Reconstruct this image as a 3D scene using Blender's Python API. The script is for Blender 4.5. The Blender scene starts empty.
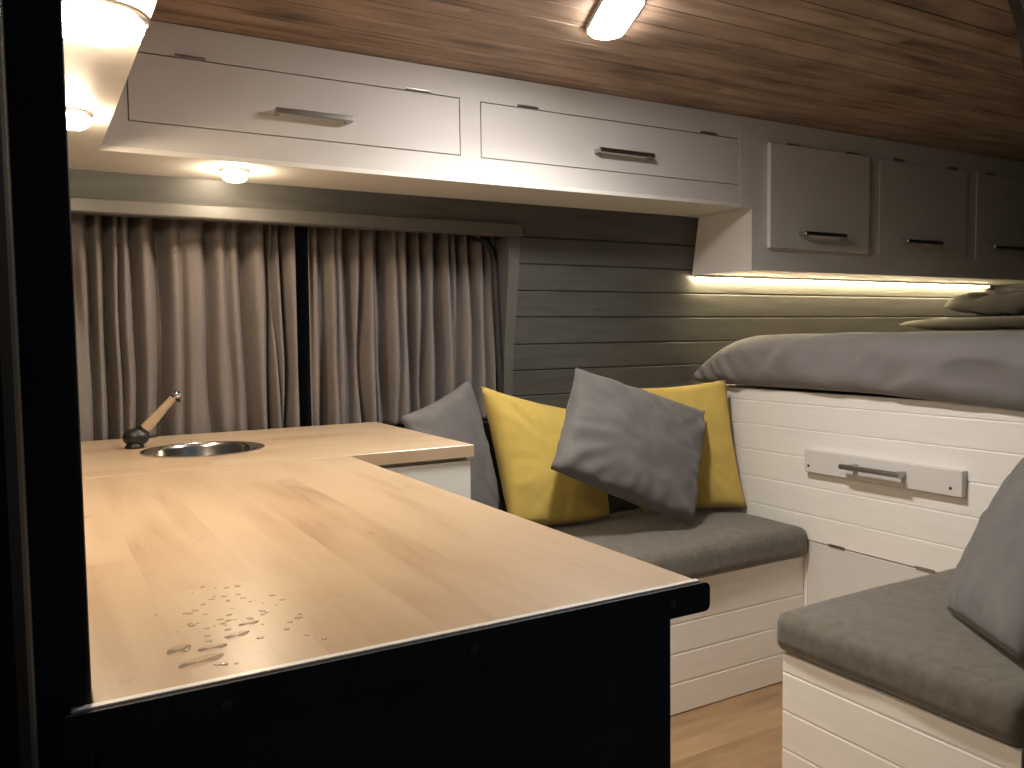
import bpy, bmesh, math, random
from mathutils import Vector, Matrix, noise
random.seed(7)
S = bpy.context.scene
COL = S.collection
PI = math.pi

# ------------------------------------------------------------------ materials
def nodes(name):
    m = bpy.data.materials.new(name); m.use_nodes = True
    nt = m.node_tree; nt.nodes.clear()
    out = nt.nodes.new('ShaderNodeOutputMaterial')
    b = nt.nodes.new('ShaderNodeBsdfPrincipled')
    nt.links.new(b.outputs[0], out.inputs[0])
    return m, nt, b

def N(nt, t, **kw):
    n = nt.nodes.new(t)
    for k, v in kw.items():
        if k.startswith('i_'):
            n.inputs[int(k[2:])].default_value = v
        else:
            setattr(n, k, v)
    return n

def math_n(nt, op, a, b=None):
    n = N(nt, 'ShaderNodeMath', operation=op)
    for i, v in enumerate((a, b)):
        if v is None: continue
        if isinstance(v, (int, float)): n.inputs[i].default_value = v
        else: nt.links.new(v, n.inputs[i])
    return n.outputs[0]

def ramp(nt, fac, stops):
    r = N(nt, 'ShaderNodeValToRGB')
    e = r.color_ramp.elements
    while len(e) < len(stops): e.new(0.5)
    for el, (p, c) in zip(e, stops):
        el.position = p; el.color = (*c, 1)
    nt.links.new(fac, r.inputs[0])
    return r.outputs[0]

def paint(name, c, rough=.45, var=.04, bump=.02, scale=18., stretch=(1, 1, 1), spec=.5):
    m, nt, b = nodes(name)
    tc = N(nt, 'ShaderNodeTexCoord'); mp = N(nt, 'ShaderNodeMapping')
    mp.inputs['Scale'].default_value = stretch
    nt.links.new(tc.outputs['Object'], mp.inputs[0])
    nz = N(nt, 'ShaderNodeTexNoise'); nz.inputs['Scale'].default_value = scale; nz.inputs['Detail'].default_value = 5
    nt.links.new(mp.outputs[0], nz.inputs['Vector'])
    c0 = tuple(max(0, x*(1-var)) for x in c); c1 = tuple(min(1, x*(1+var)) for x in c)
    nt.links.new(ramp(nt, nz.outputs[0], [(.3, c0), (.7, c1)]), b.inputs['Base Color'])
    b.inputs['Roughness'].default_value = rough
    b.inputs['Specular IOR Level'].default_value = spec
    if bump:
        bp = N(nt, 'ShaderNodeBump'); bp.inputs['Strength'].default_value = bump*10; bp.inputs['Distance'].default_value = .001
        nt.links.new(nz.outputs[0], bp.inputs['Height']); nt.links.new(bp.outputs[0], b.inputs['Normal'])
    return m

def metal(name, c, rough):
    m, nt, b = nodes(name)
    b.inputs['Base Color'].default_value = (*c, 1); b.inputs['Metallic'].default_value = 1
    tc = N(nt, 'ShaderNodeTexCoord'); nz = N(nt, 'ShaderNodeTexNoise'); nz.inputs['Scale'].default_value = 60
    nt.links.new(tc.outputs['Object'], nz.inputs['Vector'])
    mr = N(nt, 'ShaderNodeMapRange'); mr.inputs[3].default_value = rough*.8; mr.inputs[4].default_value = rough*1.2
    nt.links.new(nz.outputs[0], mr.inputs[0]); nt.links.new(mr.outputs[0], b.inputs['Roughness'])
    return m

def emit(name, c, s):
    m, nt, b = nodes(name)
    b.inputs['Base Color'].default_value = (.8, .8, .8, 1)
    b.inputs['Emission Color'].default_value = (*c, 1); b.inputs['Emission Strength'].default_value = s
    return m

def wood(name, stops, across, along, w, L, tone=.25, ga=60., gl=3., rough=.4, bump=.1, gap=0.0, blotch=.35, spec=.5, fleck=0.):
    """planks / staves: 'across' and 'along' are object axes 0..2"""
    m, nt, b = nodes(name)
    tc = N(nt, 'ShaderNodeTexCoord'); sx = N(nt, 'ShaderNodeSeparateXYZ')
    nt.links.new(tc.outputs['Object'], sx.inputs[0])
    A, Lg = sx.outputs[across], sx.outputs[along]
    q = math_n(nt, 'DIVIDE', A, w); pid = math_n(nt, 'FLOOR', q)
    wn = N(nt, 'ShaderNodeTexWhiteNoise', noise_dimensions='1D'); nt.links.new(pid, wn.inputs['W'])
    off = math_n(nt, 'MULTIPLY', wn.outputs[0], L*3)
    l2 = math_n(nt, 'ADD', Lg, off); lq = math_n(nt, 'DIVIDE', l2, L); lid = math_n(nt, 'FLOOR', lq)
    cv = N(nt, 'ShaderNodeCombineXYZ'); nt.links.new(pid, cv.inputs[0]); nt.links.new(lid, cv.inputs[1])
    w2 = N(nt, 'ShaderNodeTexWhiteNoise', noise_dimensions='2D'); nt.links.new(cv.outputs[0], w2.inputs['Vector'])
    gv = N(nt, 'ShaderNodeCombineXYZ')
    nt.links.new(math_n(nt, 'MULTIPLY', A, ga), gv.inputs[0])
    nt.links.new(math_n(nt, 'MULTIPLY', l2, gl), gv.inputs[1])
    nt.links.new(math_n(nt, 'MULTIPLY', w2.outputs[0], 37.), gv.inputs[2])
    g = N(nt, 'ShaderNodeTexNoise'); g.inputs['Scale'].default_value = 1; g.inputs['Detail'].default_value = 6; g.inputs['Distortion'].default_value = .6
    nt.links.new(gv.outputs[0], g.inputs['Vector'])
    bv = N(nt, 'ShaderNodeCombineXYZ')
    nt.links.new(math_n(nt, 'MULTIPLY', A, 14.), bv.inputs[0]); nt.links.new(math_n(nt, 'MULTIPLY', l2, 4.), bv.inputs[1])
    nt.links.new(w2.outputs[0], bv.inputs[2])
    bl = N(nt, 'ShaderNodeTexNoise'); bl.inputs['Scale'].default_value = 1; bl.inputs['Detail'].default_value = 3
    nt.links.new(bv.outputs[0], bl.inputs['Vector'])
    f = math_n(nt, 'ADD', math_n(nt, 'MULTIPLY', g.outputs[0], 1-tone-blotch),
               math_n(nt, 'ADD', math_n(nt, 'MULTIPLY', w2.outputs[0], tone), math_n(nt, 'MULTIPLY', bl.outputs[0], blotch)))
    col = ramp(nt, f, stops)
    if gap:
        fr = math_n(nt, 'FRACT', q); d = math_n(nt, 'ABSOLUTE', math_n(nt, 'SUBTRACT', fr, .5))
        gm = math_n(nt, 'GREATER_THAN', d, .5-gap/w/2)
        mx = N(nt, 'ShaderNodeMix', data_type='RGBA'); nt.links.new(gm, mx.inputs[0])
        nt.links.new(col, mx.inputs[6]); mx.inputs[7].default_value = (*[x*.35 for x in stops[0][1]], 1); col = mx.outputs[2]
    if fleck:
        fv = N(nt, 'ShaderNodeCombineXYZ')
        nt.links.new(math_n(nt, 'MULTIPLY', A, 34.), fv.inputs[0]); nt.links.new(math_n(nt, 'MULTIPLY', l2, 15.), fv.inputs[1])
        fn = N(nt, 'ShaderNodeTexNoise'); fn.inputs['Scale'].default_value = 1; fn.inputs['Detail'].default_value = 4
        nt.links.new(fv.outputs[0], fn.inputs['Vector'])
        fm = N(nt, 'ShaderNodeMapRange'); fm.inputs[1].default_value = .66; fm.inputs[2].default_value = .76; fm.inputs[4].default_value = fleck
        nt.links.new(fn.outputs[0], fm.inputs[0])
        m2 = N(nt, 'ShaderNodeMix', data_type='RGBA'); nt.links.new(fm.outputs[0], m2.inputs[0])
        nt.links.new(col, m2.inputs[6]); m2.inputs[7].default_value = (*[x*.6 for x in stops[0][1]], 1); col = m2.outputs[2]
    nt.links.new(col, b.inputs['Base Color'])
    b.inputs['Roughness'].default_value = rough; b.inputs['Specular IOR Level'].default_value = spec
    bp = N(nt, 'ShaderNodeBump'); bp.inputs['Strength'].default_value = bump; bp.inputs['Distance'].default_value = .001
    nt.links.new(g.outputs[0], bp.inputs['Height']); nt.links.new(bp.outputs[0], b.inputs['Normal'])
    return m

def fabric(name, c, var=.12, fine=900., mott=14., sheen=.15, bump=.35, rough=.9, bd=.0015):
    m, nt, b = nodes(name)
    tc = N(nt, 'ShaderNodeTexCoord')
    n1 = N(nt, 'ShaderNodeTexNoise'); n1.inputs['Scale'].default_value = mott; n1.inputs['Detail'].default_value = 6
    n2 = N(nt, 'ShaderNodeTexNoise'); n2.inputs['Scale'].default_value = fine; n2.inputs['Detail'].default_value = 2
    for n in (n1, n2): nt.links.new(tc.outputs['Object'], n.inputs['Vector'])
    f = math_n(nt, 'ADD', math_n(nt, 'MULTIPLY', n1.outputs[0], .7), math_n(nt, 'MULTIPLY', n2.outputs[0], .3))
    nt.links.new(ramp(nt, f, [(.35, tuple(x*(1-var) for x in c)), (.65, tuple(x*(1+var) for x in c))]), b.inputs['Base Color'])
    b.inputs['Roughness'].default_value = rough
    b.inputs['Sheen Weight'].default_value = sheen
    b.inputs['Specular IOR Level'].default_value = .2
    bp = N(nt, 'ShaderNodeBump'); bp.inputs['Strength'].default_value = bump; bp.inputs['Distance'].default_value = bd
    nt.links.new(f, bp.inputs['Height']); nt.links.new(bp.outputs[0], b.inputs['Normal'])
    return m

def glass(name):
    m, nt, b = nodes(name)
    b.inputs['Base Color'].default_value = (.05, .055, .06, 1); b.inputs['Roughness'].default_value = .05
    b.inputs['Transmission Weight'].default_value = .6; b.inputs['IOR'].default_value = 1.5
    return m

def water(name):
    m, nt, b = nodes(name)
    b.inputs['Base Color'].default_value = (1, 1, 1, 1); b.inputs['Roughness'].default_value = .04
    tr = N(nt, 'ShaderNodeBsdfTransparent'); mx = N(nt, 'ShaderNodeMixShader'); gl = N(nt, 'ShaderNodeBsdfGlossy')
    gl.inputs['Roughness'].default_value = .06
    lw = N(nt, 'ShaderNodeFresnel'); lw.inputs['IOR'].default_value = 1.22
    nt.links.new(math_n(nt, 'MULTIPLY', lw.outputs[0], .5), mx.inputs[0]); nt.links.new(tr.outputs[0], mx.inputs[1]); nt.links.new(gl.outputs[0], mx.inputs[2])
    nt.links.new(mx.outputs[0], [n for n in nt.nodes if n.type == 'OUTPUT_MATERIAL'][0].inputs[0])
    nt.nodes.remove(b)
    return m

M = dict(
    white=paint('white_paint', (.66, .632, .588), .5, .02, .015, 10),
    white_wood=paint('white_painted_board', (.84, .805, .735), .5, .025, .02, 9, (.6, .6, 5)),
    cream=paint('pale_front_board', (.72, .72, .67), .4, .02, .01),
    lit_white=paint('lit_white_paint', (.80, .765, .70), .5, .02, .015, 10),  # cabinet white made lighter, standing in for spotlight glow on the undersides
    grey_wood=paint('grey_painted_board', (.074, .072, .064), .42, .18, .05, 16, (.35, 3, 3)),
    grey_trim=paint('grey_painted_trim', (.10, .096, .087), .42, .06, .03, 16),
    black=paint('black_board', (.022, .020, .018), .6, .25, .02, 14, spec=.15),
    rubber=paint('black_rubber', (.012, .012, .012), .7, .15, .02, 30),
    black_plastic=paint('black_plastic', (.013, .013, .013), .4, .15, .01, 30),
    dark=paint('dark_lining', (.03, .028, .025), .8, .2, .03),
    worktop=wood('pale_stave_worktop', [(.30, (.28, .17, .092)), (.40, (.43, .297, .183)), (.52, (.505, .37, .238)), (.72, (.55, .415, .28))], 0, 1, .105, 1.3, .13, 26, 2.4, .29, .06, 0, .40, .5, .45),
    worktop_x=wood('pale_stave_worktop_sink', [(.30, (.28, .17, .092)), (.40, (.43, .297, .183)), (.52, (.505, .37, .238)), (.72, (.55, .415, .28))], 1, 0, .105, 1.3, .13, 26, 2.4, .29, .06, 0, .40, .5, .45),
    ceiling=wood('brown_stained_board', [(.32, (.10, .064, .042)), (.44, (.27, .18, .12)), (.55, (.38, .265, .185)), (.70, (.52, .39, .28))], 1, 0, .0875, 1.7, .10, 24, 3.4, .5, .2, 0, .52, .3),
    floor=wood('light_oak_laminate', [(.25, (.21, .125, .058)), (.45, (.32, .198, .098)), (.6, (.39, .25, .13)), (.8, (.48, .32, .18))], 1, 0, .12, 1.3, .16, 30, 2.4, .4, .05, 0, .4),
    grey_cushion=fabric('grey_cotton', (.138, .130, .122)),
    yellow_cushion=fabric('yellow_cotton', (.58, .415, .10), .08),
    bed_grey=fabric('grey_bedding', (.205, .188, .180), .05, 700, 9, bd=.012),
    pillow_grey=fabric('dark_grey_bedding', (.075, .068, .062), .1, 700, 8, bd=.02),
    seat=fabric('charcoal_velour', (.124, .110, .086), .20, 500, 40, .3, .7),
    curtain=fabric('taupe_curtain_cloth', (.172, .149, .137), .06, 900, 10, .05, .15),
    nickel=metal('brushed_nickel', (.46, .44, .41), .30),
    chrome=metal('chrome', (.80, .79, .77), .07),
    steel=metal('sink_steel', (.74, .72, .69), .17),
    edge=paint('white_edge_band', (.78, .76, .72), .3, .02, 0),
    spout=paint('beige_spout', (.46, .33, .21), .32, .05, 0),
    hole=paint('screw_dark', (.02, .018, .016), .4, .1, 0),
    pillar=paint('black_pillar_paint', (.006, .006, .006), .7, .2, .02, 20, spec=.08),
    glass=glass('dark_window_glass'),
    water=water('water'),
    lamp=emit('cool_lamp', (1.0, .955, .925), 138.),
    spot=emit('warm_spot', (1.0, .80, .57), 190.),
    led=emit('warm_led', (1.0, .82, .50), 200.),
)

# ------------------------------------------------------------------ mesh helpers
def new(): return bmesh.new()

def box(bm, lo, hi, bev=0., seg=2):
    v = bmesh.ops.create_cube(bm, size=1.)['verts']
    c = [(a+b)/2 for a, b in zip(lo, hi)]; s = [b-a for a, b in zip(lo, hi)]
    for x in v: x.co = Vector((c[0]+x.co.x*s[0], c[1]+x.co.y*s[1], c[2]+x.co.z*s[2]))
    if bev:
        e = list({e for x in v for e in x.link_edges})
        bmesh.ops.bevel(bm, geom=e, offset=bev, segments=seg, profile=.5, affect='EDGES')
    return bm

def prism(bm, pts, fn, a, b):
    """polygon of 2D pts extruded between parameters a and b; fn(p, t) -> xyz"""
    lo = [bm.verts.new(fn(p, a)) for p in pts]; hi = [bm.verts.new(fn(p, b)) for p in pts]
    n = len(pts)
    f = [bm.faces.new(lo), bm.faces.new(list(reversed(hi)))]
    for i in range(n): f.append(bm.faces.new((lo[i], hi[i], hi[(i+1) % n], lo[(i+1) % n])))
    bmesh.ops.recalc_face_normals(bm, faces=f)
    return f

def tube(bm, path, radii, seg=14, cap=True):
    path = [Vector(p) for p in path]
    if not isinstance(radii, (list, tuple)): radii = [radii]*len(path)
    rings = []; up = None
    for i, p in enumerate(path):
        t = (path[min(i+1, len(path)-1)]-path[max(i-1, 0)]).normalized()
        if up is None: up = Vector((0, 0, 1)) if abs(t.z) < .9 else Vector((1, 0, 0))
        a = t.cross(up).normalized(); up = a.cross(t).normalized()
        rings.append([bm.verts.new(p+(a*math.cos(2*PI*k/seg)+up*math.sin(2*PI*k/seg))*radii[i]) for k in range(seg)])
    fs = []
    for r0, r1 in zip(rings, rings[1:]):
        for k in range(seg): fs.append(bm.faces.new((r0[k], r0[(k+1) % seg], r1[(k+1) % seg], r1[k])))
    if cap: fs.append(bm.faces.new(list(reversed(rings[0])))); fs.append(bm.faces.new(rings[-1]))
    bmesh.ops.recalc_face_normals(bm, faces=fs)
    return bm

def lathe(bm, prof, c, axis='z', seg=40, cap=True):
    rings = []
    for r, h in prof:
        ring = []
        for k in range(seg):
            a = 2*PI*k/seg; x, y = r*math.cos(a), r*math.sin(a)
            p = {'z': (x, y, h), 'x': (h, x, y), 'y': (x, h, y)}[axis]
            ring.append(bm.verts.new(Vector(c)+Vector(p)))
        rings.append(ring)
    fs = []
    for a, b in zip(rings, rings[1:]):
        for k in range(seg): fs.append(bm.faces.new((a[k], a[(k+1) % seg], b[(k+1) % seg], b[k])))
    if cap: fs.append(bm.faces.new(rings[0])); fs.append(bm.faces.new(rings[-1]))
    else:
        for k in range(seg): fs.append(bm.faces.new((rings[-1][k], rings[-1][(k+1) % seg], rings[0][(k+1) % seg], rings[0][k])))
    bmesh.ops.recalc_face_normals(bm, faces=fs)
    return bm

def soft_box(bm, lo, hi, r, n=(24, 14, 6), warp=None):
    """box with round edges built as a fine grid; warp(p, u) may move points"""
    lo, hi = Vector(lo), Vector(hi); c = (lo+hi)/2; h = (hi-lo)/2
    verts = {}
    def vert(i, j, k):
        key = (i, j, k)
        if key not in verts:
            u = Vector((2*i/n[0]-1, 2*j/n[1]-1, 2*k/n[2]-1))
            # cluster samples towards edges
            u = Vector([math.copysign(abs(math.sin(x*PI/2)), x) for x in u])
            p = Vector((u.x*h.x, u.y*h.y, u.z*h.z))
            q = Vector([max(-(hh-r), min(hh-r, x)) for x, hh in zip(p, h)])
            d = p-q
            if d.length > 1e-9: p = q+d.normalized()*r
            p = p+c
            if warp: p = warp(p, u)
            verts[key] = bm.verts.new(p)
        return verts[key]
    fs = []
    def quad(a, b, c_, d): fs.append(bm.faces.new((vert(*a), vert(*b), vert(*c_), vert(*d))))
    for i in range(n[0]):
        for j in range(n[1]):
            for k in (0, n[2]): quad((i, j, k), (i+1, j, k), (i+1, j+1, k), (i, j+1, k))
    for i in range(n[0]):
        for k in range(n[2]):
            for j in (0, n[1]): quad((i, j, k), (i+1, j, k), (i+1, j, k+1), (i, j, k+1))
    for j in range(n[1]):
        for k in range(n[2]):
            for i in (0, n[0]): quad((i, j, k), (i, j+1, k), (i, j+1, k+1), (i, j, k+1))
    bmesh.ops.recalc_face_normals(bm, faces=fs)
    return bm

def obj(name, bm, mat, parent=None, smooth=False, angle=None):
    me = bpy.data.meshes.new(name)
    off = parent_loc(parent)
    bmesh.ops.translate(bm, verts=bm.verts, vec=-off)
    bm.to_mesh(me); bm.free()
    me.materials.append(M[mat])
    if smooth:
        me.polygons.foreach_set('use_smooth', [True]*len(me.polygons))
        if angle: me.set_sharp_from_angle(angle=math.radians(angle))
    o = bpy.data.objects.new(name, me); COL.objects.link(o)
    if parent is not None: o.parent = parent
    return o

def parent_loc(p):
    v = Vector((0, 0, 0))
    while p is not None:
        v += Vector(p.location); p = p.parent
    return v

def thing(name, label, cat, loc, group=None):
    o = bpy.data.objects.new(name, None); o.empty_display_size = .05
    COL.objects.link(o); o.location = loc
    return tag(o, label, cat, group)

def tag(o, label, cat, group=None):
    o['label'] = label; o['category'] = cat
    if group: o['group'] = group
    return o

def struct(o, label=None):
    o['kind'] = 'structure'
    if label: o['label'] = label
    return o

def wall_y(z):
    P = [(0, 2.42), (.95, 2.42), (1.113, 2.395), (1.36, 2.345), (1.56, 2.31), (1.90, 2.24)]
    for (a, ya), (b, yb) in zip(P, P[1:]):
        if z <= b: return ya+(yb-ya)*(z-a)/(b-a)
    return P[-1][1]

def grooved(zs, z0, z1, w=.006, d=.005, skew=.5):
    """profile (depth, z) from z0 to z1 with V grooves at zs; depth grows into the board"""
    pts = [(0, z0)]
    for z in sorted(zs):
        if z0+w < z < z1-w: pts += [(0, z-w/2), (d, z-w/2+w*skew), (0, z+w/2)]
    pts.append((0, z1))
    return pts

# ------------------------------------------------------------------ setting
bm = box(new(), (-.05, .60, -.04), (4.10, 2.46, 0))
struct(obj('floor', bm, 'floor'))

# ceiling boards along x with real V joints
ys = [.76+.0875*k for k in range(1, 18)]
prof = grooved(ys, .70, 2.28, .005, .005)
bm = new()
prism(bm, [(y, 1.857+d) for d, y in prof]+[(2.28, 1.90), (.70, 1.90)], lambda p, t: (t, p[0], p[1]), -.05, 4.10)
struct(obj('ceiling', bm, 'ceiling'))

# far wall: grey boards
joints = [.16, .247, .334, .421, .508, .595, .682, .768, .855, .940, 1.026, 1.113, 1.203, 1.289, 1.374, 1.460]
X_TR = 1.368
bm = new()
prof = grooved(joints, 0, 1.857, .008, .006, .65)
extra = [z for z in (.95, 1.36, 1.56)]
pp = sorted(prof+[(0, z) for z in extra], key=lambda p: p[1])
prism(bm, [(wall_y(z)+d, z) for d, z in pp]+[(2.30, 1.857), (2.58, 1.3), (2.58, 0)], lambda p, t: (t, p[0], p[1]), X_TR, 4.04)
prism(bm, [(2.42, 0), (2.42, .86), (2.58, .86), (2.58, 0)], lambda p, t: (t, p[0], p[1]), -.05, X_TR)
prism(bm, [(wall_y(1.49), 1.49), (wall_y(1.56), 1.56), (wall_y(1.857), 1.857), (2.58, 1.857), (2.58, 1.49)], lambda p, t: (t, p[0], p[1]), -.05, X_TR)
struct(obj('wall_far', bm, 'grey_wood'), 'grey painted horizontal boards of the far wall')

# window: trim, black seal, dark glass
bm = new()
prism(bm, [(2.302, 1.457), (2.298, 1.461), (2.298, 1.490), (2.302, 1.494), (2.345, 1.494), (2.345, 1.457)], lambda p, t: (t, p[0], p[1]), -.02, 1.372)
prism(bm, [(wall_y(z)-.006, z) for z in (.86, .95, 1.113, 1.36, 1.457)]+[(2.56, 1.457), (2.56, .86)], lambda p, t: (t-.045*max(0, p[1]-.95)*(1 if t < 1.37 else .7), p[0], p[1]), 1.361, 1.395)
w = struct(obj('window', bm, 'grey_trim'), 'curtained side window in a grey painted frame')
w.name = 'window_1'
bm = new()
path = [(1.349, 2.410, .80), (1.346, 2.410, 1.0), (1.329, 2.408, 1.385), (1.322, 2.408, 1.42), (1.300, 2.415, 1.452), (1.25, 2.515, 1.475), (.02, 2.520, 1.475)]
tube(bm, path, .011, 10)
obj('seal', bm, 'rubber', w, True)
bm = box(new(), (-.02, 2.532, .80), (1.36, 2.538, 1.50))
obj('pane', bm, 'glass', w)

# bulkhead (left) and black door pillar
bm = box(new(), (-.03, .6575, .002), (.0305, 2.58, 1.856), .003)
struct(obj('wall_left', bm, 'black'), 'black board at the kitchen end')
bm = box(new(), (4.04, .60, 0), (4.10, 2.50, 1.90))
struct(obj('wall_rear', bm, 'dark'))
bm = new()
box(bm, (-.40, .42, -.45), (-.004, .655, 2.05), .02, 4)
p1 = struct(obj('trim_1', bm, 'pillar'), 'black door pillar left of the worktop')
bm = new(); tube(bm, [(-.034, .418, -.4), (-.034, .418, 2.0)], .006, 10)
obj('seal', bm, 'rubber', p1, True)
bm = new(); lathe(bm, [(.0035, 0), (.0035, -.003), (.0015, -.004)], (-.0345, .4125, 1.07), 'y', 14)
obj('screw', bm, 'nickel', p1)

# near side wall round the sliding door opening
edge = [(1.352, -.05), (1.345, .5), (1.338, 1.25), (1.325, 1.40), (1.302, 1.531), (1.284, 1.585), (1.252, 1.632), (1.20, 1.665), (1.10, 1.685), (-.05, 1.69)]
bm = new()
prism(bm, edge+[(-.05, 1.95), (4.10, 1.95), (4.10, -.05)], lambda p, t: (p[0], t, p[1]), .67, .72)
nw = struct(obj('wall_near', bm, 'dark'), 'dark side wall round the open sliding door')
bm = new()
tube(bm, [(x+.004, .695, z) for x, z in edge], .009, 10)
tube(bm, [(x+.014, .670, z+.004) for x, z in edge], .006, 10)
obj('seal', bm, 'rubber', nw, True)

# ------------------------------------------------------------------ handles, hinges
def bar_handle(c, L, parent, label=None):
    """flat bow handle on a front that faces -y; c = centre on the door face"""
    x, y, z = c; bm = new()
    box(bm, (x-L/2, y-.034, z-.007), (x+L/2, y-.024, z+.007), .002)
    for s in (-1, 1):
        xx = x+s*(L/2-.008)
        box(bm, (xx-.007, y-.026, z-.006), (xx+.007, y, z+.006), .0015)
    return obj('handle', bm, 'nickel', parent)

def hinge(x, y, z, parent, L=.066):
    bm = new()
    tube(bm, [(x-L/2, y-.003, z), (x+L/2, y-.003, z)], .0032, 8)
    box(bm, (x-L/2, y-.0025, z), (x+L/2, y, z+.006))
    return obj('hinge', bm, 'nickel', parent)

YC, ZC, ZS = 2.05, 1.857, 1.56

def front_with_holes(bm, x0, x1, z0, z1, y0, y1, holes):
    xs = sorted({x0, x1, *[h for q in holes for h in (q[0], q[1])]}); zs = sorted({z0, z1, *[h for q in holes for h in (q[2], q[3])]})
    for a, b in zip(xs, xs[1:]):
        for c, d in zip(zs, zs[1:]):
            mx, mz = (a+b)/2, (c+d)/2
            if any(h[0] < mx < h[1] and h[2] < mz < h[3] for h in holes): continue
            box(bm, (a, y0, c), (b, y1, d))

# ------------------------------------------------------------------ overhead cabinets
cab = thing('overhead_cabinet', 'long white overhead cabinet with two wide flap doors above the curtained window', 'cabinet', (1.1, YC, ZS), 'white overhead cabinets')
D = [(.217, 1.031, 1.632, 1.781), (1.097, 2.054, 1.632, 1.779)]
bm = new(); g = .0025
front_with_holes(bm, .155, 2.060, ZS+.012, ZC-.002, YC, YC+.018, [(a-g, b+g, c-g, d+g) for a, b, c, d in D])
prism(bm, [(YC+.019, ZS+.012), (wall_y(ZS)-.006, ZS+.012), (wall_y(ZC)-.006, ZC-.002), (YC+.019, ZC-.002)], lambda p, t: (t, p[0], p[1]), .155, 2.060)
obj('body', bm, 'white', cab)
bm = new()
prism(bm, [(YC+.001, ZS), (wall_y(ZS)-.003, ZS), (wall_y(ZS)-.003, ZS+.012), (YC, ZS+.012), (YC, ZS+.001)], lambda p, t: (t, p[0], p[1]), .1555, 2.060)   # bottom board
obj('bottom_panel', bm, 'lit_white', cab)
for (a, b, c, d), hx, hl, hg in zip(D, (.628, 1.575), (.192, .206), ((.350, .912), (1.245, 1.922))):
    dr = obj('door', box(new(), (a, YC-.0005, c), (b, YC+.016, d), .001, 1), 'white', cab)
    bar_handle((hx, YC, 1.684), hl, dr)
    for h in hg: hinge(h, YC, d+.003, dr)

cor = thing('overhead_cabinet', 'white overhead shelf unit on the left above the worktop carrying two spotlights', 'cabinet', (.09, 1.4, ZS), 'white overhead cabinets')
bm = new()
box(bm, (.031, .78, ZS+.012), (.1545, wall_y(ZC)-.01, ZC-.002))
obj('body', bm, 'white', cor)
obj('bottom_panel', box(new(), (.031, .78, ZS), (.1552, wall_y(ZS)-.004, ZS+.0118)), 'lit_white', cor)
bm = new(); box(bm, (.150, .90, 1.632), (.158, 1.96, 1.781), .001)
obj('door', bm, 'white', cor)

rear = thing('overhead_cabinet', 'deeper white overhead cabinet with three square doors above the bed', 'cabinet', (2.9, YC, 1.353), 'white overhead cabinets')
bm = new(); XP, XE = 2.118, 4.03
prism(bm, [(YC, 1.353), (wall_y(1.353)-.004, 1.353), (wall_y(ZS)-.004, ZS), (wall_y(ZC)-.006, ZC-.002), (YC, ZC-.002)], lambda p, t: (t, p[0], p[1]), XP, XE)
prism(bm, [(YC-.001, ZS-.002), (wall_y(ZS)-.004, ZS-.002), (wall_y(ZC)-.006, ZC-.002), (YC-.001, ZC-.002)], lambda p, t: (t, p[0], p[1]), 2.0605, XP)
obj('body', bm, 'white', rear)
for i, (a, b) in enumerate(((2.187, 2.695), (2.772, 3.320), (3.384, 3.930))):
    y0 = YC-(.017 if i == 0 else .004)
    dr = obj('door', box(new(), (a, y0, 1.430), (b, YC-.001, 1.779), .0015, 2), 'white', rear)
    bar_handle(((2.430, 3.005, 3.575)[i], y0, 1.481), (.212, .220, .22)[i], dr)
    for h in ((2.305, 2.61), (2.875, 3.215), (3.47, 3.83))[i]: hinge(h, YC-.004, 1.783, dr, .056)

# ------------------------------------------------------------------ lamps
def spotlight(x, y, label, r=.030):
    t = thing('spotlight', label, 'spotlight', (x, y, ZS), 'warm round spotlights under the overhead cabinets')
    bm = new(); lathe(bm, [(r+.006, 0), (r+.006, -.004), (r+.001, -.007), (r+.001, -.001)], (x, y, ZS), 'z', 32)
    obj('bezel', bm, 'nickel', t, True, 40)
    bm = new(); lathe(bm, [(r, -.002), (r, -.014), (r*.93, -.021), (r*.7, -.027), (r*.3, -.029)], (x, y, ZS), 'z', 32)
    obj('diffuser', bm, 'spot', t, True)
    return t
spotlight(.460, 2.145, 'lit spotlight under the long cabinet in front of the curtain')
spotlight(.088, 1.735, 'smaller glowing spotlight under the left shelf unit, nearer the window corner')
spotlight(.092, 1.205, 'brightest spotlight under the left shelf unit, nearer the door', .057)

t = thing('ceiling_light', 'bright oblong white light fixed under the brown board ceiling', 'light', (1.158, 1.53, 1.857))
def stadium(cx, cy, rx, ry, n=10):
    pts = []
    for s, off in ((1, ry-rx), (-1, -(ry-rx))):
        for k in range(n+1):
            a = PI*k/n+(0 if s > 0 else PI)
            pts.append((cx+rx*math.cos(a), cy+off+rx*math.sin(a)))
    return pts
def slab_stack(bm, layers, cx, cy):
    rings = []
    for rx, ry, z in layers: rings.append([bm.verts.new((x, y, z)) for x, y in stadium(cx, cy, rx, ry)])
    fs = []
    for a, b in zip(rings, rings[1:]):
        for k in range(len(a)): fs.append(bm.faces.new((a[k], a[(k+1) % len(a)], b[(k+1) % len(a)], b[k])))
    fs.append(bm.faces.new(rings[0])); fs.append(bm.faces.new(rings[-1]))
    bmesh.ops.recalc_face_normals(bm, faces=fs)
LC = (1.158, 1.530)
def turned(bm, layers):
    slab_stack(bm, layers, 0, 0)
    bmesh.ops.transform(bm, matrix=Matrix.Translation((*LC, 0)) @ Matrix.Rotation(math.radians(-24), 4, 'Z'), verts=bm.verts)
    return bm
bm = turned(new(), [(.048, .128, 1.8565), (.048, .128, 1.849), (.045, .125, 1.846), (.042, .122, 1.848)])
obj('housing', bm, 'white', t)
bm = turned(new(), [(.042, .122, 1.848), (.041, .121, 1.842), (.037, .117, 1.838), (.026, .106, 1.836)])
obj('diffuser', bm, 'lamp', t, True, 50)

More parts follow.
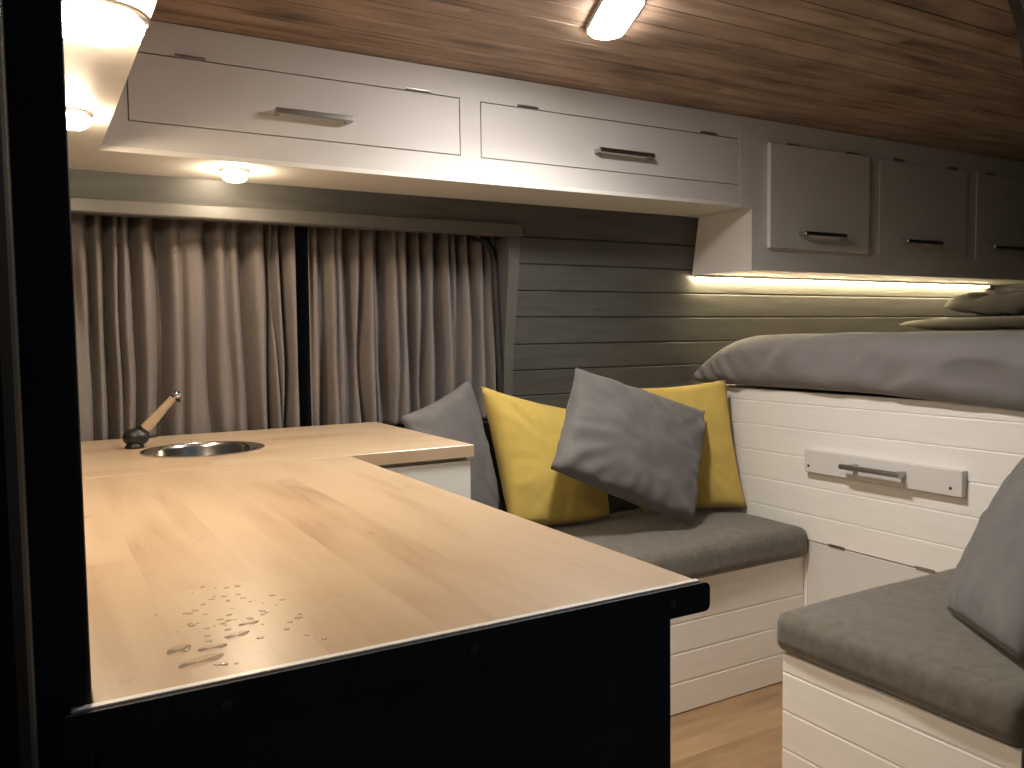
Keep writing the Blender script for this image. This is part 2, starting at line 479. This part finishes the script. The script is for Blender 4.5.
ld = bpy.data.lights.new('ceiling_light_beam', 'AREA'); ld.shape = 'ELLIPSE'; ld.size = .076; ld.size_y = .23
ld.energy = 10.; ld.color = (1.0, .955, .92); ld.spread = math.radians(145)
lo = bpy.data.objects.new('ceiling_light_beam', ld); COL.objects.link(lo); lo.parent = t
lo.location = (0, 0, 1.8345-1.857); lo.rotation_euler = (0, 0, math.radians(-24))

t = thing('led_strip', 'warm glowing light strip under the rear overhead cabinet along the grey boards', 'light strip', (2.9, 2.31, 1.345))
bm = new()
box(bm, (2.125, 2.306, 1.346), (3.97, 2.338, 1.3525))
obj('profile', bm, 'nickel', t)
bm = new()
box(bm, (2.128, 2.326, 1.3405), (3.96, 2.336, 1.3455), .002)
obj('diffuser', bm, 'led', t)

# ------------------------------------------------------------------ kitchen
ZW = .89
kp = thing('kitchen_cabinet', 'black panelled kitchen cabinet under the wooden worktop beside the door', 'cabinet', (.3, .66, 0), 'kitchen cabinets')
obj('end_panel', box(new(), (.031, .660, .002), (.5685, .678, ZW-.032), .002), 'black', kp)
obj('body', box(new(), (.031, .679, .002), (.560, 1.735, ZW-.032), .002), 'lit_white', kp)  # unseen side given the lighter white to bounce light onto the near bench
kb = thing('kitchen_cabinet', 'pale kitchen cabinet under the sink worktop below the window', 'cabinet', (.5, 2.0, 0), 'kitchen cabinets')
bm = new()
box(bm, (.031, 1.775, .002), (.049, 2.385, ZW-.030)); box(bm, (.882, 1.775, .002), (.900, 2.385, ZW-.030))
box(bm, (.049, 1.775, .06), (.882, 2.385, .078)); box(bm, (.049, 2.370, .078), (.882, 2.385, ZW-.030)); box(bm, (.049, 1.775, ZW-.07), (.882, 1.793, ZW-.030))
obj('body', bm, 'cream', kb)
obj('door', box(new(), (.562, 1.7565, .06), (.898, 1.7745, ZW-.038), .0015), 'cream', kb)

# peninsula worktop with its white edge band and black rail
wt = thing('worktop', 'large pale wooden worktop with wet patch and black rail along its near edge', 'worktop', (.31, 1.2, ZW-.03), 'wooden worktops')
obj('top', box(new(), (.031, .6567, ZW-.028), (.598, 1.7485, ZW), .0010), 'worktop', wt)
obj('edge_band', box(new(), (.016, .6486, ZW-.004), (.5985, .6565, ZW+.0010), .0008, 1), 'edge', wt)
def rounded_rail(x0, x1, z0, z1, r):
    pts = [(x0, z0)]
    for k in range(7): a = -PI/2+PI/2*k/6; pts.append((x1-r+r*math.cos(a), z0+r+r*math.sin(a)))
    for k in range(7): a = PI/2*k/6; pts.append((x1-r+r*math.cos(a), z1-r+r*math.sin(a)))
    pts.append((x0, z1)); return pts
bm = new(); prism(bm, rounded_rail(.012, .6075, .8590, ZW-.0006, .007), lambda p, t: (p[0], t, p[1]), .6440, .6484)
rail = obj('rail', bm, 'black', wt); rail['label'] = 'black rail with a rounded end along the near edge'
for x in (.556, .33, .12):
    bm = new(); lathe(bm, [(.0045, .001), (.0045, -.0008), (.002, -.0012)], (x, .644, .874), 'y', 14)
    obj('screw', bm, 'hole', rail)

# sink worktop with a round cut-out
SC, SR = (.348, 2.040), .136
ws = thing('worktop', 'smaller pale wooden worktop holding the round sink below the window', 'worktop', (.45, 2.07, ZW-.03), 'wooden worktops')
def holed_top(x0, x1, y0, y1, z0, z1, c, r, n=48):
    bm = new(); bev = .0012
    def outer(a):
        dx, dy = math.cos(a), math.sin(a); ts = []
        if dx > 1e-9: ts.append((x1-c[0])/dx)
        if dx < -1e-9: ts.append((x0-c[0])/dx)
        if dy > 1e-9: ts.append((y1-c[1])/dy)
        if dy < -1e-9: ts.append((y0-c[1])/dy)
        t = min(ts); return (c[0]+dx*t, c[1]+dy*t)
    angs = [2*PI*k/n for k in range(n)]+[math.atan2(yy-c[1], xx-c[0]) % (2*PI) for xx in (x0, x1) for yy in (y0, y1)]
    angs = sorted(angs); fs = []; R = []
    def inset(p, d): return (min(max(p[0], x0+d), x1-d), min(max(p[1], y0+d), y1-d))
    for a in angs:
        o = outer(a); i = (c[0]+r*math.cos(a), c[1]+r*math.sin(a)); oi = inset(o, bev)
        R.append([bm.verts.new(v) for v in ((*i, z0), (*i, z1), (*oi, z1), (*o, z1-bev), (*o, z0))])
    m = len(angs)
    for k in range(m):
        A, B = R[k], R[(k+1) % m]
        for q in range(5): fs.append(bm.faces.new((A[q], A[(q+1) % 5], B[(q+1) % 5], B[q])))
    bmesh.ops.recalc_face_normals(bm, faces=fs)
    return bm
obj('top', holed_top(.031, .905, 1.7505, 2.390, ZW-.028, ZW, SC, SR-.006), 'worktop_x', ws)

t = thing('sink', 'small round stainless steel sink set into the wooden worktop', 'sink', (*SC, ZW))
bm = new()
R_ = SR
lathe(bm, [(R_, .0002), (R_, .0025), (R_-.004, .0032), (R_-.009, .0030), (R_-.012, .001), (R_-.015, -.008), (R_-.026, -.085), (R_-.042, -.105), (R_-.07, -.112), (.028, -.115), (.027, -.118),
           (.02, -.120), (.018, -.135), (R_-.07, -.117), (R_-.039, -.110), (R_-.023, -.087), (R_-.012, -.008), (R_-.009, .0002)], (*SC, ZW), 'z', 64, False)
obj('bowl', bm, 'steel', t, True, 50)
bm = new(); lathe(bm, [(.0275, -.1255), (.0275, -.1135), (.022, -.1125), (.008, -.1135)], (*SC, ZW), 'z', 32)
obj('drain', bm, 'chrome', t, True, 40)

t = thing('faucet', 'small folding faucet with black base and beige spout beside the round sink', 'faucet', (.217, 2.165, ZW))
fx, fy = .217, 2.165
bm = new(); lathe(bm, [(.021, 0), (.022, .004), (.018, .008), (.016, .014)], (fx-.004, fy, ZW), 'z', 28)
bmesh.ops.create_uvsphere(bm, u_segments=28, v_segments=16, radius=1., matrix=Matrix.Translation((fx, fy, ZW+.026)) @ Matrix.Diagonal((.030, .024, .0215, 1)))
obj('base', bm, 'black_plastic', t, True, 40)
a0 = Vector((.2335, fy, .930)); a1 = Vector((.3045, fy-.012, 1.0095)); dirv = (a1-a0).normalized()
bm = new(); tube(bm, [a0-dirv*.022, a0+dirv*.006, a0+dirv*.007], [.0165, .0150, .009], 22)
obj('collar', bm, 'black_plastic', t, True, 40)
bm = new(); tube(bm, [a0+dirv*.006, a0+dirv*.04, a0+dirv*.075, a1], [.0125, .0118, .0095, .0085], 22)
obj('spout', bm, 'spout', t, True, 40)['label'] = 'beige tapered spout'
bm = new(); tube(bm, [a1-dirv*.004, a1+dirv*.010, a1+dirv*.015, a1+dirv*.017], [.0096, .0096, .0075, .003], 22)
tip = obj('tip', bm, 'chrome', t, True, 40)
dn = Vector((.75, -.1, -.62)).normalized()
bm = new(); tube(bm, [a1+dirv*.000-dn*.004, a1+dirv*.000+dn*.017], [.0068, .0068], 18)
obj('nozzle', bm, 'black_plastic', tip, True, 40)
bm = new(); tube(bm, [(fx+.022, fy-.006, ZW+.026), (fx+.036, fy-.012, ZW+.027), (fx+.046, fy-.014, ZW+.028)], [.0045, .004, .003], 14)
obj('lever', bm, 'black_plastic', t, True, 40)

# water left on the worktop near the rail
bm = new(); random.seed(3)
def drop(bm, x, y, r, h, sx=1., ang=0.):
    n = 12; lay = [(1, 0), (.90, .7), (.6, .96), (.25, 1.)]
    rings = []; ca, sa = math.cos(ang), math.sin(ang)
    for f, q in lay:
        ring = []
        for k in range(n):
            a = 2*PI*k/n; u, v = r*f*sx*math.cos(a), r*f*math.sin(a)
            ring.append(bm.verts.new((x+u*ca-v*sa, y+u*sa+v*ca, ZW+.0002+h*q)))
        rings.append(ring)
    for A, B in zip(rings, rings[1:]):
        for k in range(n): bm.faces.new((A[k], A[(k+1) % n], B[(k+1) % n], B[k]))
    bm.faces.new(rings[-1]); bm.faces.new(list(reversed(rings[0])))
for _ in range(60):
    x = random.gauss(.150, .030); y = random.gauss(.80, .055)
    if not (.05 < x < .3 and .665 < y < .98): continue
    r = random.uniform(.0010, .0030)
    drop(bm, x, y, r, r*.3, random.uniform(1, 1.8), random.uniform(0, 3))
for x, y, r, s, a in ((.112, .700, .010, 2.0, .4), (.125, .725, .008, 1.6, .2), (.150, .745, .007, 1.8, .6), (.100, .735, .009, 1.5, 1.), (.165, .77, .006, 1.7, .3)):
    drop(bm, x, y, r, .0005, s, a)
wd = obj('water_droplets', bm, 'water', None, True)
wd['kind'] = 'stuff'; tag(wd, 'scattered water droplets and small puddle on the near worktop', 'water')

# ------------------------------------------------------------------ curtains
def curtain(x0, x1, valleys, label, seed, lean=0.):
    bm = new(); nx, nz = 320, 48; z0, z1 = .872, 1.487
    grid = []
    for j in range(nz+1):
        t = j/nz; z = z1+(z0-z1)*t; row = []
        for i in range(nx+1):
            x = x0+(x1-x0)*i/nx
            y = 2.412+.010*noise.noise(Vector((x*9., t*.8, seed)))+.004*noise.noise(Vector((x*30., t*1.1, seed+9)))
            for k, (xv, w, d) in enumerate(valleys):
                xx = xv+.010*noise.noise(Vector((k*3.7, t*1.7, seed)))*(.5+t)+(k-len(valleys)/2)*.0008*(t-.5)
                dd = d*1.8*(1+.35*noise.noise(Vector((k*2.1, t*2.2, seed+5))))*(1-.1*t)
                y += dd*math.exp(-((x-xx)/w)**2)
            if lean:
                g_ = math.exp(-((x-(x0+.06+.05*t))/.030)**2)
                y += lean*.030*g_*math.sin(PI*min(1, t*1.1))**2-lean*.012*math.exp(-((x-(x0+.11-.05*t))/.018)**2)*t
            row.append(bm.verts.new((x, max(2.402, min(y, 2.512)), z)))
        grid.append(row)
    for a, b in zip(grid, grid[1:]):
        for i in range(nx): bm.faces.new((a[i], a[i+1], b[i+1], b[i]))
    bmesh.ops.recalc_face_normals(bm, faces=bm.faces)
    o = obj('curtain', bm, 'curtain', None, True)
    md = o.modifiers.new('thickness', 'SOLIDIFY'); md.thickness = .002; md.offset = -1
    return tag(o, label, 'curtain', 'taupe window curtains')
def X1(px): return 1.012*(.115+(px-72)*.0025)
def X2(px): return 1.012*(.707+(px-307)*(.626/190))
V1 = [(.055, .012, .04)]+[(X1(p), w*.0025, d) for p, w, d in ((84, 4, .03), (100, 5, .045), (113, 3, .02), (126, 5, .04), (151, 8, .042), (172, 4, .014), (201, 6, .032), (221, 4, .014), (240, 7, .04), (266, 5, .042), (275, 2.5, .02), (283, 4, .045))]
V2 = [(X2(p), w*.0033, d) for p, w, d in ((312, 3, .02), (323, 6, .045), (334, 2.5, .015), (346, 6, .045), (360, 4, .04), (370, 2, .015), (380, 6, .05), (393, 3, .02), (407, 5, .05), (421, 4, .04), (436, 6, .055), (449, 3, .022), (459, 5, .045), (473, 5, .045), (486, 4, .035))]
curtain(.035, .679, V1, 'taupe curtain behind the faucet and round sink, covering the left of the window', 1.3, 1.)
curtain(.718, 1.335, V2, 'taupe curtain beside the grey boards, covering the right of the window', 7.7)

# ------------------------------------------------------------------ benches
def board_face_y(bm, x0, x1, y, zs, z0, z1, th=.018):
    prism(bm, [(y+d, z) for d, z in grooved(zs, z0, z1, .008, .004, .85)]+[(y+th, z1), (y+th, z0)], lambda p, t: (t, p[0], p[1]), x0, x1)
def board_face_x(bm, y0, y1, x, zs, z0, z1, th=.018, w=.008, skew=.85):
    prism(bm, [(x+d, z) for d, z in grooved(zs, z0, z1, w, .003, skew)]+[(x+th, z1), (x+th, z0)], lambda p, t: (p[0], t, p[1]), y0, y1)

far = thing('bench', 'white boarded bench box along the far wall under the throw cushions', 'bench', (1.55, 2.15, 0), 'white bench boxes')
bm = new(); board_face_y(bm, .905, 2.192, 1.887, [.096, .187, .278, .369], .004, .405)
obj('front_panel', bm, 'white_wood', far)
obj('body', box(new(), (.905, 1.906, .004), (2.192, 2.415, .404)), 'white_wood', far)
near = thing('bench', 'white boarded bench box beside the open door at lower right', 'bench', (1.85, 1.07, 0), 'white bench boxes')
bm = new(); board_face_x(bm, .800, 1.340, 1.490, [.086, .177, .268, .359], .004, .402)
obj('front_panel', bm, 'white_wood', near)
obj('body', box(new(), (1.509, .800, .004), (2.192, 1.339, .401)), 'white_wood', near)

def crown(z_top, amp, lo, hi, seed):
    def f(p, u):
        k = max(0, u.z)
        b = max(0, (1-abs(u.x)**4))*max(0, (1-abs(u.y)**3))
        p = p.copy(); p.z += amp*b*k+.0025*noise.noise(Vector((p.x*7, p.y*7, seed)))*k
        s = .004*noise.noise(Vector((p.x*6, p.y*6, p.z*9+seed)))
        p.x += s*abs(u.x); p.y += s*abs(u.y)
        return p
    return f
bm = soft_box(new(), (.906, 1.858, .4055), (2.1935, 2.408, .506), .030, (64, 30, 12), crown(.506, .011, 0, 0, 1.))
tag(obj('seat_cushion', bm, 'seat', None, True), 'long charcoal velour seat cushion on the far bench under the throw cushions', 'seat cushion', 'charcoal seat cushions')
bm = soft_box(new(), (1.477, .792, .4025), (2.192, 1.366, .500), .032, (44, 34, 12), crown(.500, .011, 0, 0, 5.))
tag(obj('seat_cushion', bm, 'seat', None, True), 'charcoal velour seat cushion on the near bench at lower right', 'seat cushion', 'charcoal seat cushions')

# ------------------------------------------------------------------ bed
bed = thing('bed_base', 'white boarded front of the raised bed with a handled rail and lower hatch', 'bed', (2.2, 1.6, 0))
XB = 2.195
bm = new(); board_face_x(bm, .77, 2.412, XB, [.545, .638, .733, .823, .905], .4635, .947, .018, .006, .8)
obj('front_panel', bm, 'white_wood', bed)
bm = new(); box(bm, (XB+.019, .77, .003), (4.03, 2.412, .940))
box(bm, (XB+.001, 1.8735, .003), (XB+.018, 2.412, .461)); box(bm, (XB+.001, .77, .003), (XB+.018, 1.30, .461))
obj('body', bm, 'white_wood', bed)
hatch = obj('hatch', box(new(), (XB+.0005, 1.303, .02), (XB+.017, 1.872, .459), .0015), 'white', bed)
for y in (1.758, 1.456):
    bm = new(); tube(bm, [(XB-.002, y-.03, .4615), (XB-.002, y+.03, .4615)], .0022, 8)
    box(bm, (XB-.002, y-.03, .4615), (XB, y+.03, .468)); obj('hinge', bm, 'nickel', hatch)
XR = XB-.024
rl = obj('handle_rail', box(new(), (XR, 1.338, .692), (XB-.0005, 1.868, .764), .002), 'white', bed)
bm = new(); tube(bm, [(XR-.034, 1.500, .733), (XR-.034, 1.703, .733)], .0088, 14)
for y in (1.512, 1.672):
    box(bm, (XR-.034, y-.008, .725), (XR, y+.008, .741), .001)
obj('handle', bm, 'nickel', rl, True, 35)
for y in (1.852, 1.370):
    bm = new(); lathe(bm, [(.0045, .001), (.0045, -.0008), (.002, -.0012)], (XR, y, .713), 'x', 12)
    obj('screw', bm, 'hole', rl)

def mat_warp(p, u):
    p = p.copy(); y = p.y
    k = (p.z-.948)/.19
    # duvet falls away towards the far wall
    t = max(0, min(1, (2.38-y)/.31)); fall = 1-(1-t)**2.2
    p.z = .958+(p.z-.952)*(.16+.84*fall)
    front = max(0, min(1, (2.55-p.x)/.4))
    bulge = math.sin(PI*max(0, min(1, k)))*.022*front
    p.x -= bulge
    near_ = max(0, min(1, (1.95-y)/.8))**1.3
    if u.z < 0: p.z -= .034*near_*max(0, min(1, (2.192-p.x)/.02))
    wr = noise.noise(Vector((y*4, p.z*6, 3.1)))*.012+noise.noise(Vector((y*16+p.z*10, p.z*14, p.x*3)))*.004
    cr_ = math.sin(9*y+14*p.z+3*noise.noise(Vector((y*3, p.z*4, 5))))
    wr += .004*max(0, cr_)**6*2.2*(.4+.6*near_)
    wr += .012*noise.noise(Vector((y*7-p.z*9, p.z*5, 2.2)))+.016*max(0, .35-abs(noise.noise(Vector((y*3.2+p.z*5, p.z*3-y*1.2, 7.7)))))**2*4*(-1)
    edge = math.exp(-((y-2.25)/.14)**2)
    wr += edge*.020*noise.noise(Vector((y*26-p.z*18, p.z*8, 1.)))
    p.x += wr*front; p.z += wr*.4*(u.z > .2)+.004*noise.noise(Vector((p.x*4, p.y*5, 9)))*(u.z > .5)
    return p
bm = soft_box(new(), (2.155, .775, .950), (4.02, 2.386, 1.130), .060, (44, 170, 32), mat_warp)
tag(obj('mattress', bm, 'bed_grey', None, True), 'grey covered mattress with rounded puffy edge on the white boarded bed', 'mattress')

# ------------------------------------------------------------------ cushions
def cushion(corners, thick, mat, name, label, cat, group, n=34, pinch=.028, seed=0., wr=.006, flat=.7, sag=0.):
    """corners TL, TR, BR, BL of the seam, as seen from the face"""
    TL, TR, BR, BL = [Vector(c) for c in corners]
    ctr = (TL+TR+BR+BL)/4
    nrm = (TR-TL).cross(BL-TL).normalized()
    bm = new(); F = {}
    def seam(u, v):
        p = TL*(1-u)*(1-v)+TR*u*(1-v)+BR*u*v+BL*(1-u)*v
        a, b = 2*u-1, 2*v-1
        # sides bow inwards between the corners
        p = p+(BL-TL)*((pinch if b < 0 else sag)*(1-a*a)*(-b)*abs(b)**2)*1.0+(TR-TL)*(pinch*(1-b*b)*(-a)*abs(a)**2)*1.0
        return p
    def height(u, v, s):
        a, b = 2*u-1, 2*v-1
        h = (max(0, 1-a**2)**.5*max(0, 1-b**2)**.5)**flat
        q = Vector((u*5+seed, v*5, s*3+seed))
        r = math.hypot(a, b)
        ang = math.atan2(b, a)
        crease = noise.noise(Vector((ang*5+seed, r*1.2, s)))*max(0, r-.35)*2.2
        e = noise.noise(q)*.6+crease+noise.noise(q*2.7)*.3
        m_ = min(1, (1-max(abs(a), abs(b)))*7)
        return s*(thick/2*h+wr*e*m_)
    for s in (1, -1):
        for i in range(n+1):
            for j in range(n+1):
                border = i in (0, n) or j in (0, n)
                if s == -1 and border: F[(i, j, s)] = F[(i, j, 1)]; continue
                uu, vv = i/n, j/n
                p = seam(uu, vv)
                h = 0 if border else height(uu, vv, s)
                if border: p = p+nrm*noise.noise(Vector((uu*9, vv*9, seed)))*.004
                F[(i, j, s)] = bm.verts.new(p+nrm*h)
        for i in range(n):
            for j in range(n):
                bm.faces.new((F[(i, j, s)], F[(i+1, j, s)], F[(i+1, j+1, s)], F[(i, j+1, s)]))
    bmesh.ops.recalc_face_normals(bm, faces=bm.faces)
    o = obj(name, bm, mat, None, True)
    return tag(o, label, cat, group)

# camera model, used only to know where the camera stands and looks
F_PX, YAW, PIT, ROL, HC = 839.24, math.radians(30.003), math.radians(-3.4288), math.radians(-.72677), 1.15
fw = Vector((math.sin(YAW)*math.cos(PIT), math.cos(YAW)*math.cos(PIT), math.sin(PIT)))
r0 = Vector((math.cos(YAW), -math.sin(YAW), 0)); u0 = r0.cross(fw)
cr, sr = math.cos(ROL), math.sin(ROL)
rt = cr*r0+sr*u0; up = -sr*r0+cr*u0

G = 'throw cushions on the far bench'
cushion([(.912, 2.205, .921), (1.208, 2.365, 1.008), (1.34, 2.395, .55), (1.03, 2.19, .535)], .11, 'grey_cushion', 'throw_cushion', 'grey throw cushion in the corner behind the sink worktop, under the curtain', 'cushion', G, seed=1.)
cushion([(1.222, 2.31, .989), (1.691, 2.375, .875), (1.683, 2.268, .532), (1.300, 2.275, .552)], .14, 'yellow_cushion', 'throw_cushion', 'yellow throw cushion leaning between two grey ones, next to the worktop', 'cushion', G, seed=4., pinch=.03, sag=-.042)
cushion([(1.479, 2.165, 1.043), (1.999, 2.145, .877), (1.838, 2.03, .522), (1.3155, 2.06, .753)], .15, 'grey_cushion', 'throw_cushion', 'grey throw cushion standing on its corner in front of the two yellow ones', 'cushion', G, seed=9., pinch=.022, wr=.013)
cushion([(1.774, 2.37, .956), (2.130, 2.18, .980), (2.182, 2.130, .530), (1.824, 2.28, .530)], .11, 'yellow_cushion', 'throw_cushion', 'yellow throw cushion leaning against the white bed front behind the grey one', 'cushion', G, seed=13., pinch=.03)
cushion([(2.085, 1.095, .868), (1.86, .80, .880), (1.58, .848, .526), (1.760, 1.113, .522)], .15, 'grey_cushion', 'throw_cushion', 'grey throw cushion leaning back on the near bench at the right edge', 'cushion', None, seed=21., pinch=.03)

# pillows piled at the rear of the bed
cushion([(3.16, 2.235, 1.167), (3.95, 2.28, 1.167), (3.90, 1.60, 1.170), (3.12, 1.55, 1.170)], .052, 'pillow_grey', 'pillow', 'dark grey lower pillow lying on the mattress at the far end of the bed', 'pillow', 'bed pillows', seed=31., flat=.35, pinch=.01)
cushion([(3.33, 2.15, 1.238), (3.98, 2.20, 1.255), (3.95, 1.52, 1.268), (3.33, 1.45, 1.262)], .10, 'pillow_grey', 'pillow', 'crumpled grey upper pillow stacked on the dark one at the far end of the bed', 'pillow', 'bed pillows', seed=37., wr=.024, flat=.4, pinch=.01)

# ------------------------------------------------------------------ world, camera, view
w_ = bpy.data.worlds.new('night'); S.world = w_; w_.use_nodes = True
w_.node_tree.nodes['Background'].inputs[0].default_value = (.30, .34, .42, 1)
w_.node_tree.nodes['Background'].inputs[1].default_value = .18
cd = bpy.data.cameras.new('camera'); cam = bpy.data.objects.new('camera', cd); COL.objects.link(cam)
cd.sensor_fit = 'HORIZONTAL'; cd.sensor_width = 36; cd.lens = F_PX/1024*36; cd.clip_start = .02
cam.matrix_world = Matrix(((rt.x, up.x, -fw.x, 0), (rt.y, up.y, -fw.y, 0), (rt.z, up.z, -fw.z, HC), (0, 0, 0, 1)))
S.camera = cam
S.view_settings.view_transform = 'Standard'; S.view_settings.look = 'None'
S.view_settings.exposure = 0; S.view_settings.gamma = 1; S.view_settings.use_curve_mapping = False
S.cycles.use_denoising = True
S.cycles.max_bounces = 10; S.cycles.diffuse_bounces = 6
